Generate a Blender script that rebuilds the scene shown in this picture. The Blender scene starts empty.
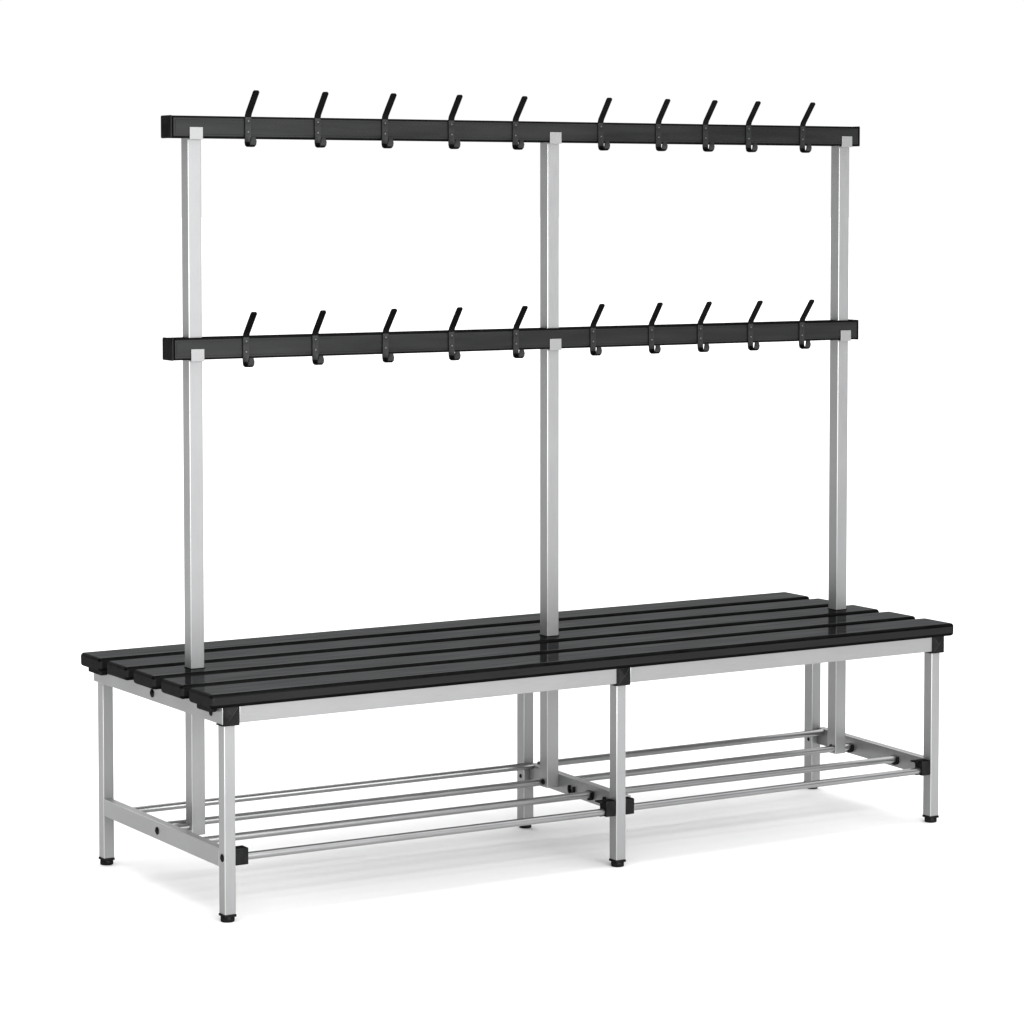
import bpy, bmesh, math
from mathutils import Vector, Matrix

scene = bpy.context.scene
COL = scene.collection

# ------------------------------------------------------------------ materials
def new_mat(name):
    m = bpy.data.materials.new(name)
    m.use_nodes = True
    nt = m.node_tree
    nt.nodes.clear()
    return m, nt, nt.nodes.new('ShaderNodeOutputMaterial')

def stretch_noise(nt, scale, stretch, detail=3.0):
    tc = nt.nodes.new('ShaderNodeTexCoord')
    mp = nt.nodes.new('ShaderNodeMapping')
    mp.inputs['Scale'].default_value = stretch
    nz = nt.nodes.new('ShaderNodeTexNoise')
    nz.inputs['Scale'].default_value = scale
    nz.inputs['Detail'].default_value = detail
    nt.links.new(tc.outputs['Object'], mp.inputs['Vector'])
    nt.links.new(mp.outputs['Vector'], nz.inputs['Vector'])
    return nz

def map_range(nt, src, a, b, c, d):
    mr = nt.nodes.new('ShaderNodeMapRange')
    mr.inputs['From Min'].default_value = a
    mr.inputs['From Max'].default_value = b
    mr.inputs['To Min'].default_value = c
    mr.inputs['To Max'].default_value = d
    nt.links.new(src, mr.inputs['Value'])
    return mr.outputs['Result']

def black_plastic(name, base, gloss, rough, stretch=(1, 1, 1), scale=40.0, vary=0.25, bump=0.0, coat=0.0):
    """Dark plastic: a dark diffuse body under a thin, weak gloss with fine moulding streaks."""
    m, nt, out = new_mat(name)
    nz = stretch_noise(nt, scale, stretch)
    dif = nt.nodes.new('ShaderNodeBsdfDiffuse')
    gl = nt.nodes.new('ShaderNodeBsdfGlossy')
    col = nt.nodes.new('ShaderNodeCombineColor')
    v = map_range(nt, nz.outputs['Fac'], 0.3, 0.7, base * (1 - vary), base * (1 + vary))
    for k in ('Red', 'Green', 'Blue'):
        nt.links.new(v, col.inputs[k])
    nt.links.new(col.outputs['Color'], dif.inputs['Color'])
    gl.inputs['Color'].default_value = (0.96, 0.98, 1.0, 1)
    nt.links.new(map_range(nt, nz.outputs['Fac'], 0.3, 0.7, rough * 0.85, rough * 1.2), gl.inputs['Roughness'])
    mix = nt.nodes.new('ShaderNodeMixShader')
    nt.links.new(map_range(nt, nz.outputs['Fac'], 0.3, 0.7, gloss * (1 - vary), gloss * (1 + vary)), mix.inputs['Fac'])
    nt.links.new(dif.outputs['BSDF'], mix.inputs[1])
    nt.links.new(gl.outputs['BSDF'], mix.inputs[2])
    if bump:
        bp = nt.nodes.new('ShaderNodeBump')
        bp.inputs['Strength'].default_value = bump
        bp.inputs['Distance'].default_value = 0.0004
        nt.links.new(nz.outputs['Fac'], bp.inputs['Height'])
        nt.links.new(bp.outputs['Normal'], dif.inputs['Normal'])
        nt.links.new(bp.outputs['Normal'], gl.inputs['Normal'])
    nt.links.new(mix.outputs['Shader'], out.inputs['Surface'])
    return m

def aluminium(name, col, rough, stretch, metallic=0.5):
    col *= 0.96
    m, nt, out = new_mat(name)
    p = nt.nodes.new('ShaderNodeBsdfPrincipled')
    nz = stretch_noise(nt, 90.0, stretch, 4.0)
    big = stretch_noise(nt, 6.0, (1, 1, 1), 2.0)
    mx = nt.nodes.new('ShaderNodeMix')
    mx.data_type = 'RGBA'
    mx.inputs[6].default_value = (col * 0.93, col * 0.935, col * 0.945, 1)
    mx.inputs[7].default_value = (col * 1.05, col * 1.055, col * 1.065, 1)
    add = nt.nodes.new('ShaderNodeMath'); add.operation = 'ADD'
    nt.links.new(nz.outputs['Fac'], add.inputs[0])
    nt.links.new(big.outputs['Fac'], add.inputs[1])
    nt.links.new(map_range(nt, add.outputs[0], 0.7, 1.3, 0, 1), mx.inputs[0])
    nt.links.new(mx.outputs[2], p.inputs['Base Color'])
    p.inputs['Metallic'].default_value = metallic
    nt.links.new(map_range(nt, nz.outputs['Fac'], 0.3, 0.7, rough * 0.88, rough * 1.12), p.inputs['Roughness'])
    nt.links.new(p.outputs['BSDF'], out.inputs['Surface'])
    return m

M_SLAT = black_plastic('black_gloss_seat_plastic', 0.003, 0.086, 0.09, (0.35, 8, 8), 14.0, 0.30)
M_SLATE = black_plastic('black_seat_plastic_shaded_side', 0.009, 0.010, 0.30, (0.3, 3, 3), 12.0, 0.08)
M_SLATR = black_plastic('black_seat_plastic_shaded_edge', 0.0015, 0.004, 0.35)
M_RAIL = black_plastic('black_satin_rail_face', 0.011, 0.017, 0.35, (0.5, 5, 5), 8.0, 0.12)
M_EDGE = black_plastic('black_rail_edge', 0.002, 0.004, 0.4)
M_HOOK = black_plastic('black_coated_hook_steel', 0.002, 0.005, 0.30)
M_HOOK2 = black_plastic('black_hook_highlight', 0.015, 0.024, 0.30)
M_SCREW = black_plastic('dark_screw_metal', 0.07, 0.10, 0.3)
M_RUB = black_plastic('black_moulded_plastic', 0.006, 0.010, 0.32)
M_PITH = black_plastic('black_block_ridge', 0.03, 0.02, 0.3)
M_ALV = aluminium('satin_aluminium_upright', 0.27, 0.42, (6, 6, 0.25))
M_ALX = aluminium('satin_aluminium_lengthwise', 0.26, 0.42, (0.25, 6, 6))
M_ALY = aluminium('satin_aluminium_crosswise', 0.26, 0.42, (6, 0.25, 6))
M_ROD = aluminium('polished_steel_rod', 0.29, 0.32, (0.25, 6, 6), 0.95)
M_ALE = aluminium('aluminium_edge_highlight', 0.50, 0.35, (2, 2, 2), 0.6)  # brighter tone on corners stands in for edge highlights
M_CLIP = aluminium('bright_aluminium_clip', 0.275, 0.40, (6, 6, 6), 0.5)

def floor_mat():
    m, nt, out = new_mat('white_studio_floor')
    p = nt.nodes.new('ShaderNodeBsdfPrincipled')
    nz = stretch_noise(nt, 2.0, (1, 1, 1))
    col = nt.nodes.new('ShaderNodeCombineColor')
    v = map_range(nt, nz.outputs['Fac'], 0.3, 0.7, 0.865, 0.88)
    for k in ('Red', 'Green', 'Blue'):
        nt.links.new(v, col.inputs[k])
    nt.links.new(col.outputs['Color'], p.inputs['Base Color'])
    p.inputs['Roughness'].default_value = 0.9
    p.inputs['Specular IOR Level'].default_value = 0.0
    nt.links.new(p.outputs['BSDF'], out.inputs['Surface'])
    return m

# ------------------------------------------------------------------ mesh helpers
def link(name, bm, mats, parent=None, smooth=True):
    me = bpy.data.meshes.new(name)
    bmesh.ops.recalc_face_normals(bm, faces=bm.faces)
    if smooth:
        # rounded edges are shaded smooth, the flat faces between them stay truly flat
        bm.normal_update()
        bm.faces.index_update()
        flags = [max(abs(f.normal.x), abs(f.normal.y), abs(f.normal.z)) < 0.9995 for f in bm.faces]
    bm.to_mesh(me)
    bm.free()
    for m in (mats if isinstance(mats, (list, tuple)) else [mats]):
        me.materials.append(m)
    if smooth:
        me.set_sharp_from_angle(angle=math.radians(38))
        me.polygons.foreach_set('use_smooth', flags)
    o = bpy.data.objects.new(name, me)
    COL.objects.link(o)
    o.parent = parent
    return o

def box(bm, x0, x1, y0, y1, z0, z1, bev=0.0, seg=2, mi=0, shear=None):
    """Box with rounded edges; shear=(dx, dz) moves its far (y1) end."""
    t = bmesh.new()
    vs = [t.verts.new((x, y, z)) for x in (x0, x1) for y in (y0, y1) for z in (z0, z1)]
    for q in ((0, 1, 3, 2), (4, 6, 7, 5), (0, 4, 5, 1), (2, 3, 7, 6), (0, 2, 6, 4), (1, 5, 7, 3)):
        t.faces.new([vs[i] for i in q])
    bmesh.ops.recalc_face_normals(t, faces=t.faces)
    if bev:
        bmesh.ops.bevel(t, geom=list(t.edges), offset=bev, segments=seg, profile=0.5, affect='EDGES')
    if shear:
        for v in t.verts:
            k = (v.co.y - y0) / (y1 - y0)
            v.co.x += shear[0] * k
            v.co.z += shear[1] * k
    merge(bm, t, mi)

def merge(bm, t, mi=None):
    vm = {v: bm.verts.new(v.co) for v in t.verts}
    for f in t.faces:
        nf = bm.faces.new([vm[v] for v in f.verts])
        nf.material_index = f.material_index if mi is None else mi
    t.free()

def cyl(bm, p0, p1, r0, r1=None, seg=20, mi=0, bev=0.0):
    p0, p1 = Vector(p0), Vector(p1)
    r1 = r0 if r1 is None else r1
    d = (p1 - p0)
    L = d.length
    q = d.to_track_quat('Z', 'Y').to_matrix()
    stations = [(0, r0), (L, r1)] if not bev else [(0, r0 - bev), (bev * .3, r0 - bev * .3), (bev, r0), (L - bev, r1), (L - bev * .3, r1 - bev * .3), (L, r1 - bev)]
    rings = []
    for h, r in stations:
        rings.append([bm.verts.new(p0 + q @ Vector((r * math.cos(2 * math.pi * i / seg), r * math.sin(2 * math.pi * i / seg), h))) for i in range(seg)])
    for a, b in zip(rings, rings[1:]):
        for i in range(seg):
            f = bm.faces.new((a[i], a[(i + 1) % seg], b[(i + 1) % seg], b[i]))
            f.material_index = mi
    for r in (rings[0][::-1], rings[-1]):
        f = bm.faces.new(r)
        f.material_index = mi

def strip(bm, path, th, x0, x1, tags=None, mi=0):
    """Flat bar of thickness th following path (y, z), from x0 to x1, corners softened."""
    n = len(path)
    P = [Vector((0, y, z)) for y, z in path]
    rows = []
    for i in range(n):
        a = P[max(i - 1, 0)]
        b = P[min(i + 1, n - 1)]
        t = (b - a).normalized()
        nn = Vector((0, -t.z, t.y))
        # narrow the very ends a little (rounded tips)
        k = 0.0022 if i in (0, n - 1) else 0.0
        ch = 0.0006
        ring = []
        for x, s in ((x0 + k + ch, 1), (x1 - k - ch, 1), (x1 - k, .7), (x1 - k, -.7), (x1 - k - ch, -1), (x0 + k + ch, -1), (x0 + k, -.7), (x0 + k, .7)):
            c = P[i] + nn * (th / 2 * s)
            ring.append(bm.verts.new((x, c.y, c.z)))
        rows.append(ring)
    for i, (a, b) in enumerate(zip(rows, rows[1:])):
        for j in range(8):
            f = bm.faces.new((a[j], a[(j + 1) % 8], b[(j + 1) % 8], b[j]))
            f.material_index = tags[i] if tags else mi
    bm.faces.new(rows[0][::-1]).material_index = mi
    bm.faces.new(rows[-1]).material_index = mi

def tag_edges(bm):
    """Paint highlight lines on rounded tube corners with a brighter aluminium."""
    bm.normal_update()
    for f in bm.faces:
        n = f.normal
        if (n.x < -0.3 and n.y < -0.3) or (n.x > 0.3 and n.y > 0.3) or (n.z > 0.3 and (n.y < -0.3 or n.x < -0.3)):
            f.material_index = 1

# ------------------------------------------------------------------ setting
bm = bmesh.new()
N = 64
c = bm.verts.new((0, 0, 0))
ring = [bm.verts.new((260 * math.cos(2 * math.pi * i / N), 260 * math.sin(2 * math.pi * i / N), 0)) for i in range(N)]
for i in range(N):
    bm.faces.new((c, ring[i], ring[(i + 1) % N]))
floor = link('floor', bm, floor_mat(), smooth=False)
floor['kind'] = 'structure'

# ------------------------------------------------------------------ the bench
bench = bpy.data.objects.new('coat_hook_bench', None)
COL.objects.link(bench)
bench.location = (0, 0, 0)
bench['label'] = 'silver framed changing room bench with black seat slats and two black coat hook rails above'
bench['category'] = 'bench'

SEAT_TOP, SEAT_T = 0.4903, 0.0312
X0, X1 = -0.0348, 1.9735

# seat slats
fronts = (-0.0105, 0.1360, 0.2805, 0.4255, 0.5715)
backs = (0.1035, 0.2445, 0.3895, 0.5345, 0.6822)
for y0, y1 in zip(fronts, backs):
    bm = bmesh.new()
    box(bm, X0, X1, y0, y1, SEAT_TOP - SEAT_T, SEAT_TOP, 0.0078, 5)
    bm.normal_update()
    for f in bm.faces:
        n = f.normal
        f.material_index = 0 if n.z > 0.97 else (2 if n.y < -0.12 and 0.12 < abs(n.z) else 1)  # sides darker, front bevels blackest: shade painted in by face direction
    link('seat_slat', bm, [M_SLAT, M_SLATE, M_SLATR], bench)

# legs
LW, LD = 0.0258, 0.0292
XM, XR = 0.9893, 1.9113
FRONT_LEGS = [(-0.0005, 0.0), (XM - 0.0007, 0.0), (XR - 0.0010, 0.0)]
BACK_LEGS = [(-0.0005, 0.6325), (1.0270, 0.465), (1.9130, 0.4825)]
ZL = 0.0165
def make_leg(x, y, ztop, LW=LW, LD=LD):
    bm = bmesh.new()
    box(bm, x, x + LW, y, y + LD, ZL, ztop, 0.0016, 2)
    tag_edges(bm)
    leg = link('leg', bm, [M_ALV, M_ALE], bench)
    bm = bmesh.new()
    e = 0.0009
    box(bm, x - e, x + LW + e, y - e, y + LD + e, ZL - 0.0055, ZL - 0.0001, 0.0008, 1)
    cx, cy = x + LW / 2, y + LD / 2
    cyl(bm, (cx, cy, 0.0), (cx, cy, ZL - 0.005), 0.0150, seg=28, bev=0.0018)
    link('foot', bm, M_RUB, leg)
    return leg
front_legs = [make_leg(x, y, 0.4200) for x, y in FRONT_LEGS]
back_legs = [make_leg(*BACK_LEGS[0], 0.4225), make_leg(*BACK_LEGS[1], 0.4225, 0.0278, 0.0325), make_leg(*BACK_LEGS[2], 0.4225, 0.0278, 0.0335)]

def button_bolt(parent, p, axis, r=0.0066, h=0.0032, mat=None):
    bm = bmesh.new()
    p = Vector(p); a = Vector(axis)
    cyl(bm, p, p + a * h * .4, r, seg=24)
    cyl(bm, p + a * h * .4, p + a * h, r, r * .62, seg=24)
    cyl(bm, p + a * h, p + a * (h + .0006), r * .36, r * .3, seg=6)
    return link('bolt', bm, mat or M_RUB, parent)

# upper cross bars under the slats, one per frame
UB_Z0, UB_Z1 = 0.4222, 0.4636
def cross_bar(name, x, y0, y1, z0, z1, w, shear, bev=0.0014):
    bm = bmesh.new()
    box(bm, x, x + w, y0, y1, z0, z1, bev, 2, shear=shear)
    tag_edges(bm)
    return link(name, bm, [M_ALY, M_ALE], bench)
ub = [cross_bar('seat_cross_bar', -0.004, 0.0005, 0.676, UB_Z0, UB_Z1, 0.026, (0, 0)),
      cross_bar('seat_cross_bar', XM, 0.0305, 0.676, UB_Z0, UB_Z1, 0.026, (0.05, 0)),
      cross_bar('seat_cross_bar', XR + 0.001, 0.0305, 0.676, UB_Z0, UB_Z1, 0.026, (0, 0))]
button_bolt(ub[0], (-0.0038, 0.353, 0.4400), (-1, 0, 0), 0.0095)
button_bolt(ub[0], (-0.0038, 0.055, 0.4400), (-1, 0, 0), 0.0060)
button_bolt(ub[0], (-0.0038, 0.640, 0.4480), (-1, 0, 0), 0.0060)
# moulded feet clipped below the end slats
for y0, y1 in ((0.024, 0.088), (0.592, 0.664)):
    bm = bmesh.new()
    box(bm, -0.0225, -0.0045, y0, y1, 0.4470, 0.4634, 0.003, 3)
    link('slat_bracket', bm, M_RUB, bench)

# front and rear seat rails between the corner blocks
BX, BW = -0.0023, 0.0364
def seat_rail(x0, x1, y0, y1):
    bm = bmesh.new()
    box(bm, x0, x1, y0, y1, 0.4243, 0.4634, 0.0013, 2)
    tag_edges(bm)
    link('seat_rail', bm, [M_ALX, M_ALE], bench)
seat_rail(BX + BW + 0.0003, XM + BX - 0.0003, -0.0035, 0.021)
seat_rail(XM + BX + BW + 0.0003, XR + BX - 0.0003, -0.0035, 0.021)
seat_rail(0.024, XM + 0.046, 0.645, 0.669)
seat_rail(XM + 0.079, XR - 0.001, 0.645, 0.669)

# moulded corner blocks on the three front legs, with a raised X on the face
for leg, (lx, ly) in zip(front_legs, FRONT_LEGS):
    bm = bmesh.new()
    xa, xb = lx + BX, lx + BX + BW
    za, zb = 0.4200, 0.4632
    box(bm, xa, xb, -0.0065, -0.0006, za - 0.0003, zb, 0.0016, 2)
    box(bm, lx - 0.0055, xb - 0.002, -0.0005, 0.0300, za - 0.0003, za + 0.0018, 0.0004, 1)
    # four shallow facets meeting at a point
    g = 0.0045
    q = [(xa + g, za + g), (xb - g, za + g), (xb - g, zb - g), (xa + g, zb - g)]
    vs = [bm.verts.new((a, -0.0067, b)) for a, b in q]
    ap = bm.verts.new(((xa + xb) / 2, -0.0097, (za + zb) / 2))
    for i in range(4):
        bm.faces.new((vs[i], vs[(i + 1) % 4], ap))
    bm.faces.new(vs[::-1])
    # thin ridges along the upper diagonals
    for a, b in (q[3], q[2], q[0]):
        cyl(bm, (a, -0.0069, b), ((xa + xb) / 2, -0.0097, (za + zb) / 2), 0.00035, seg=6, mi=1)
    o = link('corner_block', bm, [M_RUB, M_PITH], leg, smooth=False)

# lower cross bars that carry the shoe rack
lb = [cross_bar('rack_cross_bar', 0.0, LD + 0.0005, 0.6330, 0.1155, 0.1550, 0.020, (0, 0)),
      cross_bar('rack_cross_bar', 1.0285, 0.0300, 0.4645, 0.1130, 0.1565, 0.020, (0.0135, 0.003)),
      cross_bar('rack_cross_bar', 1.9130, 0.0300, 0.4820, 0.1130, 0.1565, 0.020, (0.018, 0.005))]
button_bolt(lb[0], (0.0002, 0.3409, 0.1352), (-1, 0, 0), 0.0085)
button_bolt(front_legs[0], (0.0002, 0.0125, 0.1372), (-1, 0, 0), 0.0085)
button_bolt(back_legs[2], (1.9142, 0.494, 0.3560), (-1, 0, 0), 0.0045, mat=M_SCREW)
button_bolt(back_legs[1], (1.0277, 0.480, 0.128), (-1, 0, 0), 0.0050)
button_bolt(back_legs[2], (1.9142, 0.497, 0.130), (-1, 0, 0), 0.0050)

# rod clamps on the front legs
def clamp(parent, x0, x1, open_side):
    """Moulded clamp; open_side = -1 / +1 is the side the rod enters."""
    bm = bmesh.new()
    z0, z1, y0, y1 = 0.1195, 0.1555, 0.0008, 0.0290
    box(bm, x0, x1, y0, y1, z0, z1, 0.0016, 2)
    if open_side < 0:
        box(bm, x0 - 0.011, x0 + 0.001, y0 + 0.010, y1 + 0.004, z1 - 0.0045, z1 - 0.0008, 0.0008, 1)
        box(bm, x0 - 0.011, x0 + 0.001, y0 + 0.010, y1 + 0.004, z0 + 0.0008, z0 + 0.0045, 0.0008, 1)
    link('rod_clamp', bm, M_RUB, parent)
clamp(front_legs[0], LW - 0.0002, LW + 0.030, 1)
clamp(front_legs[1], XM - 0.0275, XM - 0.0010, -1)
clamp(front_legs[1], XM + LW - 0.0004, XM + LW + 0.0235, 1)
clamp(front_legs[2], XR - 0.0275, XR - 0.0013, -1)

# rack rods: left bay then right bay
ZR = 0.1352
RODS = [((0.0195, 0.5667, ZR), (1.0420, 0.4500, 0.1572)),
        ((0.0195, 0.3830, ZR), (1.0385, 0.3570, ZR)),
        ((0.0195, 0.1965, ZR), (1.0330, 0.1740, ZR)),
        ((0.0500, 0.0145, ZR - 0.0008), (0.9680, 0.0145, 0.1292)),
        ((1.0600, 0.4500, 0.1572), (1.9300, 0.4600, 0.1525)),
        ((1.0570, 0.3440, ZR), (1.9250, 0.3340, ZR)),
        ((1.0520, 0.1720, ZR), (1.9180, 0.1430, ZR)),
        ((1.0350, 0.0145, 0.1322), (1.8880, 0.0145, 0.1300))]
for a, b in RODS:
    bm = bmesh.new()
    cyl(bm, a, b, 0.0083, seg=28)
    link('rack_rod', bm, M_ROD, bench)

# black rod cups on the inner faces of the bars
def rod_cup(parent, p, nx):
    bm = bmesh.new()
    x, y, z = p
    n = 14
    prev = None
    R, r = 0.0110, 0.0026
    # half ring that hugs the far and lower side of the rod
    rings = []
    for i in range(n + 1):
        a = math.radians(-215 + 250 * i / n)
        cy, cz = y - R * math.cos(a) * 0.9, z + R * math.sin(a)
        ringv = []
        for dx, dr in ((0, -r), (0, r), (nx * 0.0075, r), (nx * 0.0075, -r)):
            ringv.append(bm.verts.new((x + dx, y - (R + dr) * math.cos(a), z + (R + dr) * math.sin(a))))
        rings.append(ringv)
    for p0, p1 in zip(rings, rings[1:]):
        for j in range(4):
            bm.faces.new((p0[j], p0[(j + 1) % 4], p1[(j + 1) % 4], p1[j]))
    bm.faces.new(rings[0][::-1]); bm.faces.new(rings[-1])
    link('rod_cup', bm, M_RUB, parent)
rod_cup(lb[1], (1.0375, 0.260, 0.1330), -1)
rod_cup(lb[1], (1.0315, 0.100, 0.1330), -1)
rod_cup(lb[1], (1.0330, 0.174, 0.1350), -1)
rod_cup(lb[2], (1.9245, 0.334, 0.1345), -1)
rod_cup(lb[2], (1.9175, 0.143, 0.1345), -1)

# posts through the middle slat
PW, PD, PY = 0.0325, 0.0338, 0.3245
PX = (0.0772, 1.0056, 1.8676)
PZB = (0.1175, 0.1265, 0.1225)
posts = []
for x, zb in zip(PX, PZB):
    bm = bmesh.new()
    box(bm, x, x + PW, PY, PY + PD, zb, 1.690, 0.0016, 2)
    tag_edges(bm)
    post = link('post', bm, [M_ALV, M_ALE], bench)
    posts.append(post)
    bm = bmesh.new()                       # dark collar where the post meets the slat
    e = 0.0012
    box(bm, x - e, x + PW + e, PY - e, PY + PD + e, SEAT_TOP - 0.001, SEAT_TOP + 0.0012, 0.0004, 1)
    link('post_collar', bm, M_EDGE, post)
bm = bmesh.new()
cyl(bm, (0.0203, 0.341, 0.1352), (0.0776, 0.341, 0.1352), 0.0075, seg=20)
link('spacer', bm, M_ROD, posts[0])
button_bolt(posts[1], (PX[1] + .0002, 0.3423, 0.1395), (-1, 0, 0), 0.0070)
button_bolt(posts[2], (PX[2] + .0002, 0.3423, 0.1385), (-1, 0, 0), 0.0070)

# hook rails
RX0, RX1, RYF, RYB = 0.0319, 1.9265, 0.3167, 0.3658
def hook_rail(z0, z1, label):
    bm = bmesh.new()
    box(bm, RX0 + 0.0062, RX1 - 0.004, RYF + 0.0004, RYB, z0, z1, 0.0030, 3, mi=0)
    # satin front panel; edge shade is painted as a black outline around it
    xa, xb, za, zb = RX0 + 0.008, RX1 - 0.0055, z0 + 0.0040, z1 - 0.0044
    box(bm, xa, xb, RYF - 0.0002, RYF + 0.0020, za, zb, 0.0005, 1, mi=1)
    box(bm, xa + .004, xb - .004, RYF - 0.0009, RYF + 0.001, za + 0.0042, zb - 0.0042, 0.0006, 1, mi=1)
    rail = link('hook_rail', bm, [M_EDGE, M_RAIL], bench)
    rail['label'] = label
    for xa, xb in ((RX0, RX0 + 0.0060), (RX1 - 0.0038, RX1)):
        bm = bmesh.new()
        box(bm, xa, xb, RYF - 0.0012, RYB + 0.0008, z0 - 0.0006, z1 + 0.0008, 0.0028, 4)
        link('end_cap', bm, M_RUB, rail)
    for x in PX:
        bm = bmesh.new()
        box(bm, x + 0.0002, x + PW - 0.0006, RYF - 0.0040, RYF - 0.0011, z0 - 0.0030, z0 + 0.0240, 0.0007, 2)
        box(bm, x + 0.0002, x + PW - 0.0006, RYF - 0.0012, PY - 0.0004, z0 - 0.0030, z0 - 0.0008, 0.0004, 1)
        link('rail_clip', bm, M_CLIP, rail)
    return rail
rail_top = hook_rail(1.6598, 1.7084, 'upper black hook rail')
rail_low = hook_rail(1.1740, 1.2228, 'lower black hook rail')

# one coat hook, then copies along both rails
HW = 0.0150
bm = bmesh.new()
yk = -0.0034
path = [(-0.0300, 0.0030), (-0.0312, -0.0060), (-0.0292, -0.0125), (-0.0230, -0.0160), (-0.0130, -0.0164),
        (-0.0060, -0.0140), (yk - .0004, -0.0080), (yk, 0.0), (yk, 0.0470), (yk - .0006, 0.0500), (-0.0065, 0.0560), (-0.0430, 0.1022), (-0.0444, 0.1044)]
tags = [1, 1, 0, 0, 0, 0, 1, 1, 0, 0, 0, 0]  # upright shank and tip get a lighter tone as painted highlight
strip(bm, path, 0.0042, -HW / 2, HW / 2, tags)
for z in (0.0150, 0.0385):
    cyl(bm, (0, yk - 0.0018, z), (0, yk - 0.0030, z), 0.0024, 0.0018, seg=14, mi=2)
hook_mesh_obj = link('coat_hook', bm, [M_HOOK, M_HOOK2, M_SCREW], rail_top)
HOOK_TOP = (0.2209, 0.3945, 0.5655, 0.7406, 0.9126, 1.1508, 1.3157, 1.4532, 1.5821, 1.7467)
HOOK_LOW = (0.2130, 0.3861, 0.5657, 0.7403, 0.9139, 1.1290, 1.2973, 1.4404, 1.5908, 1.7476)
first = True
for rail, z0, xs in ((rail_top, 1.6598, HOOK_TOP), (rail_low, 1.1740, HOOK_LOW)):
    for x in xs:
        if first:
            h = hook_mesh_obj
            first = False
        else:
            h = hook_mesh_obj.copy()
            COL.objects.link(h)
        h.parent = rail
        h.location = (x - 0.0030, RYF, z0)
        k = math.sin(x * 37.0 + z0 * 11.0)          # the hooks were screwed on by hand
        h.rotation_euler = (math.radians(0.6 * k), math.radians(0.7 * math.sin(x * 91.0)), 0)

# ------------------------------------------------------------------ light
w = bpy.data.worlds.new('World')
scene.world = w
w.use_nodes = True
nt = w.node_tree
nt.nodes.clear()
out = nt.nodes.new('ShaderNodeOutputWorld')
bg = nt.nodes.new('ShaderNodeBackground')
tc = nt.nodes.new('ShaderNodeTexCoord')
def dot_with(v):
    d = nt.nodes.new('ShaderNodeVectorMath'); d.operation = 'DOT_PRODUCT'
    d.inputs[1].default_value = v
    nt.links.new(tc.outputs['Generated'], d.inputs[0])
    return d.outputs['Value']
def smooth(src, a, b, c, d):
    mr = nt.nodes.new('ShaderNodeMapRange'); mr.interpolation_type = 'SMOOTHSTEP'
    for k, v in zip(('From Min', 'From Max', 'To Min', 'To Max'), (a, b, c, d)):
        mr.inputs[k].default_value = v
    nt.links.new(src, mr.inputs['Value'])
    return mr.outputs['Result']
WORLD_SIDE, WORLD_ZEN = 0.25, 2.4
ahead = smooth(dot_with((0.525, 0.851, 0.0)), 0.55, 0.85, 0.0, 1.01 - WORLD_SIDE)
zen = smooth(dot_with((0, 0, 1)), 0.35, 0.80, 0.0, WORLD_ZEN - WORLD_SIDE)
a1 = nt.nodes.new('ShaderNodeMath'); a1.operation = 'ADD'
nt.links.new(ahead, a1.inputs[0]); nt.links.new(zen, a1.inputs[1])
a2 = nt.nodes.new('ShaderNodeMath'); a2.operation = 'ADD'
nt.links.new(a1.outputs[0], a2.inputs[0]); nt.links.new(smooth(dot_with((-1, 0, 0)), 0.1, 0.8, WORLD_SIDE, 0.06), a2.inputs[1])
nt.links.new(a2.outputs[0], bg.inputs['Color'])
bg.inputs['Strength'].default_value = 1.0
nt.links.new(bg.outputs['Background'], out.inputs['Surface'])

def softbox(name, loc, target, sx, sy, power):
    l = bpy.data.lights.new(name, 'AREA')
    l.shape = 'RECTANGLE'; l.size = sx; l.size_y = sy; l.energy = power
    o = bpy.data.objects.new(name, l)
    COL.objects.link(o)
    o.location = loc
    o.rotation_euler = (Vector(target) - Vector(loc)).to_track_quat('-Z', 'Y').to_euler()
    return o
softbox('front_softbox', (0.4, -7.6, 2.4), (0.8, 0.3, 0.9), 6.0, 4.5, 660)

# ------------------------------------------------------------------ camera
cam = bpy.data.cameras.new('camera')
co = bpy.data.objects.new('camera', cam)
COL.objects.link(co)
scene.camera = co
F, PXc, PYc = 2951.35, 525.89, 378.39
yaw, pitch = -0.55305, -0.06017
co.location = (-2.69111, -5.56724, 1.52327)
co.rotation_euler = (math.pi / 2 + pitch, 0, yaw)
cam.sensor_fit = 'HORIZONTAL'
cam.sensor_width = 36.0
cam.lens = F / 1024 * 36.0
cam.shift_x = -(PXc - 512) / 1024
cam.shift_y = (PYc - 512) / 1024
cam.clip_start = 0.05
cam.clip_end = 1000

scene.view_settings.view_transform = 'Standard'
scene.view_settings.look = 'None'
scene.view_settings.exposure = 0
scene.view_settings.gamma = 1
scene.render.engine = 'CYCLES'
scene.cycles.use_denoising = True
scene.cycles.max_bounces = 8
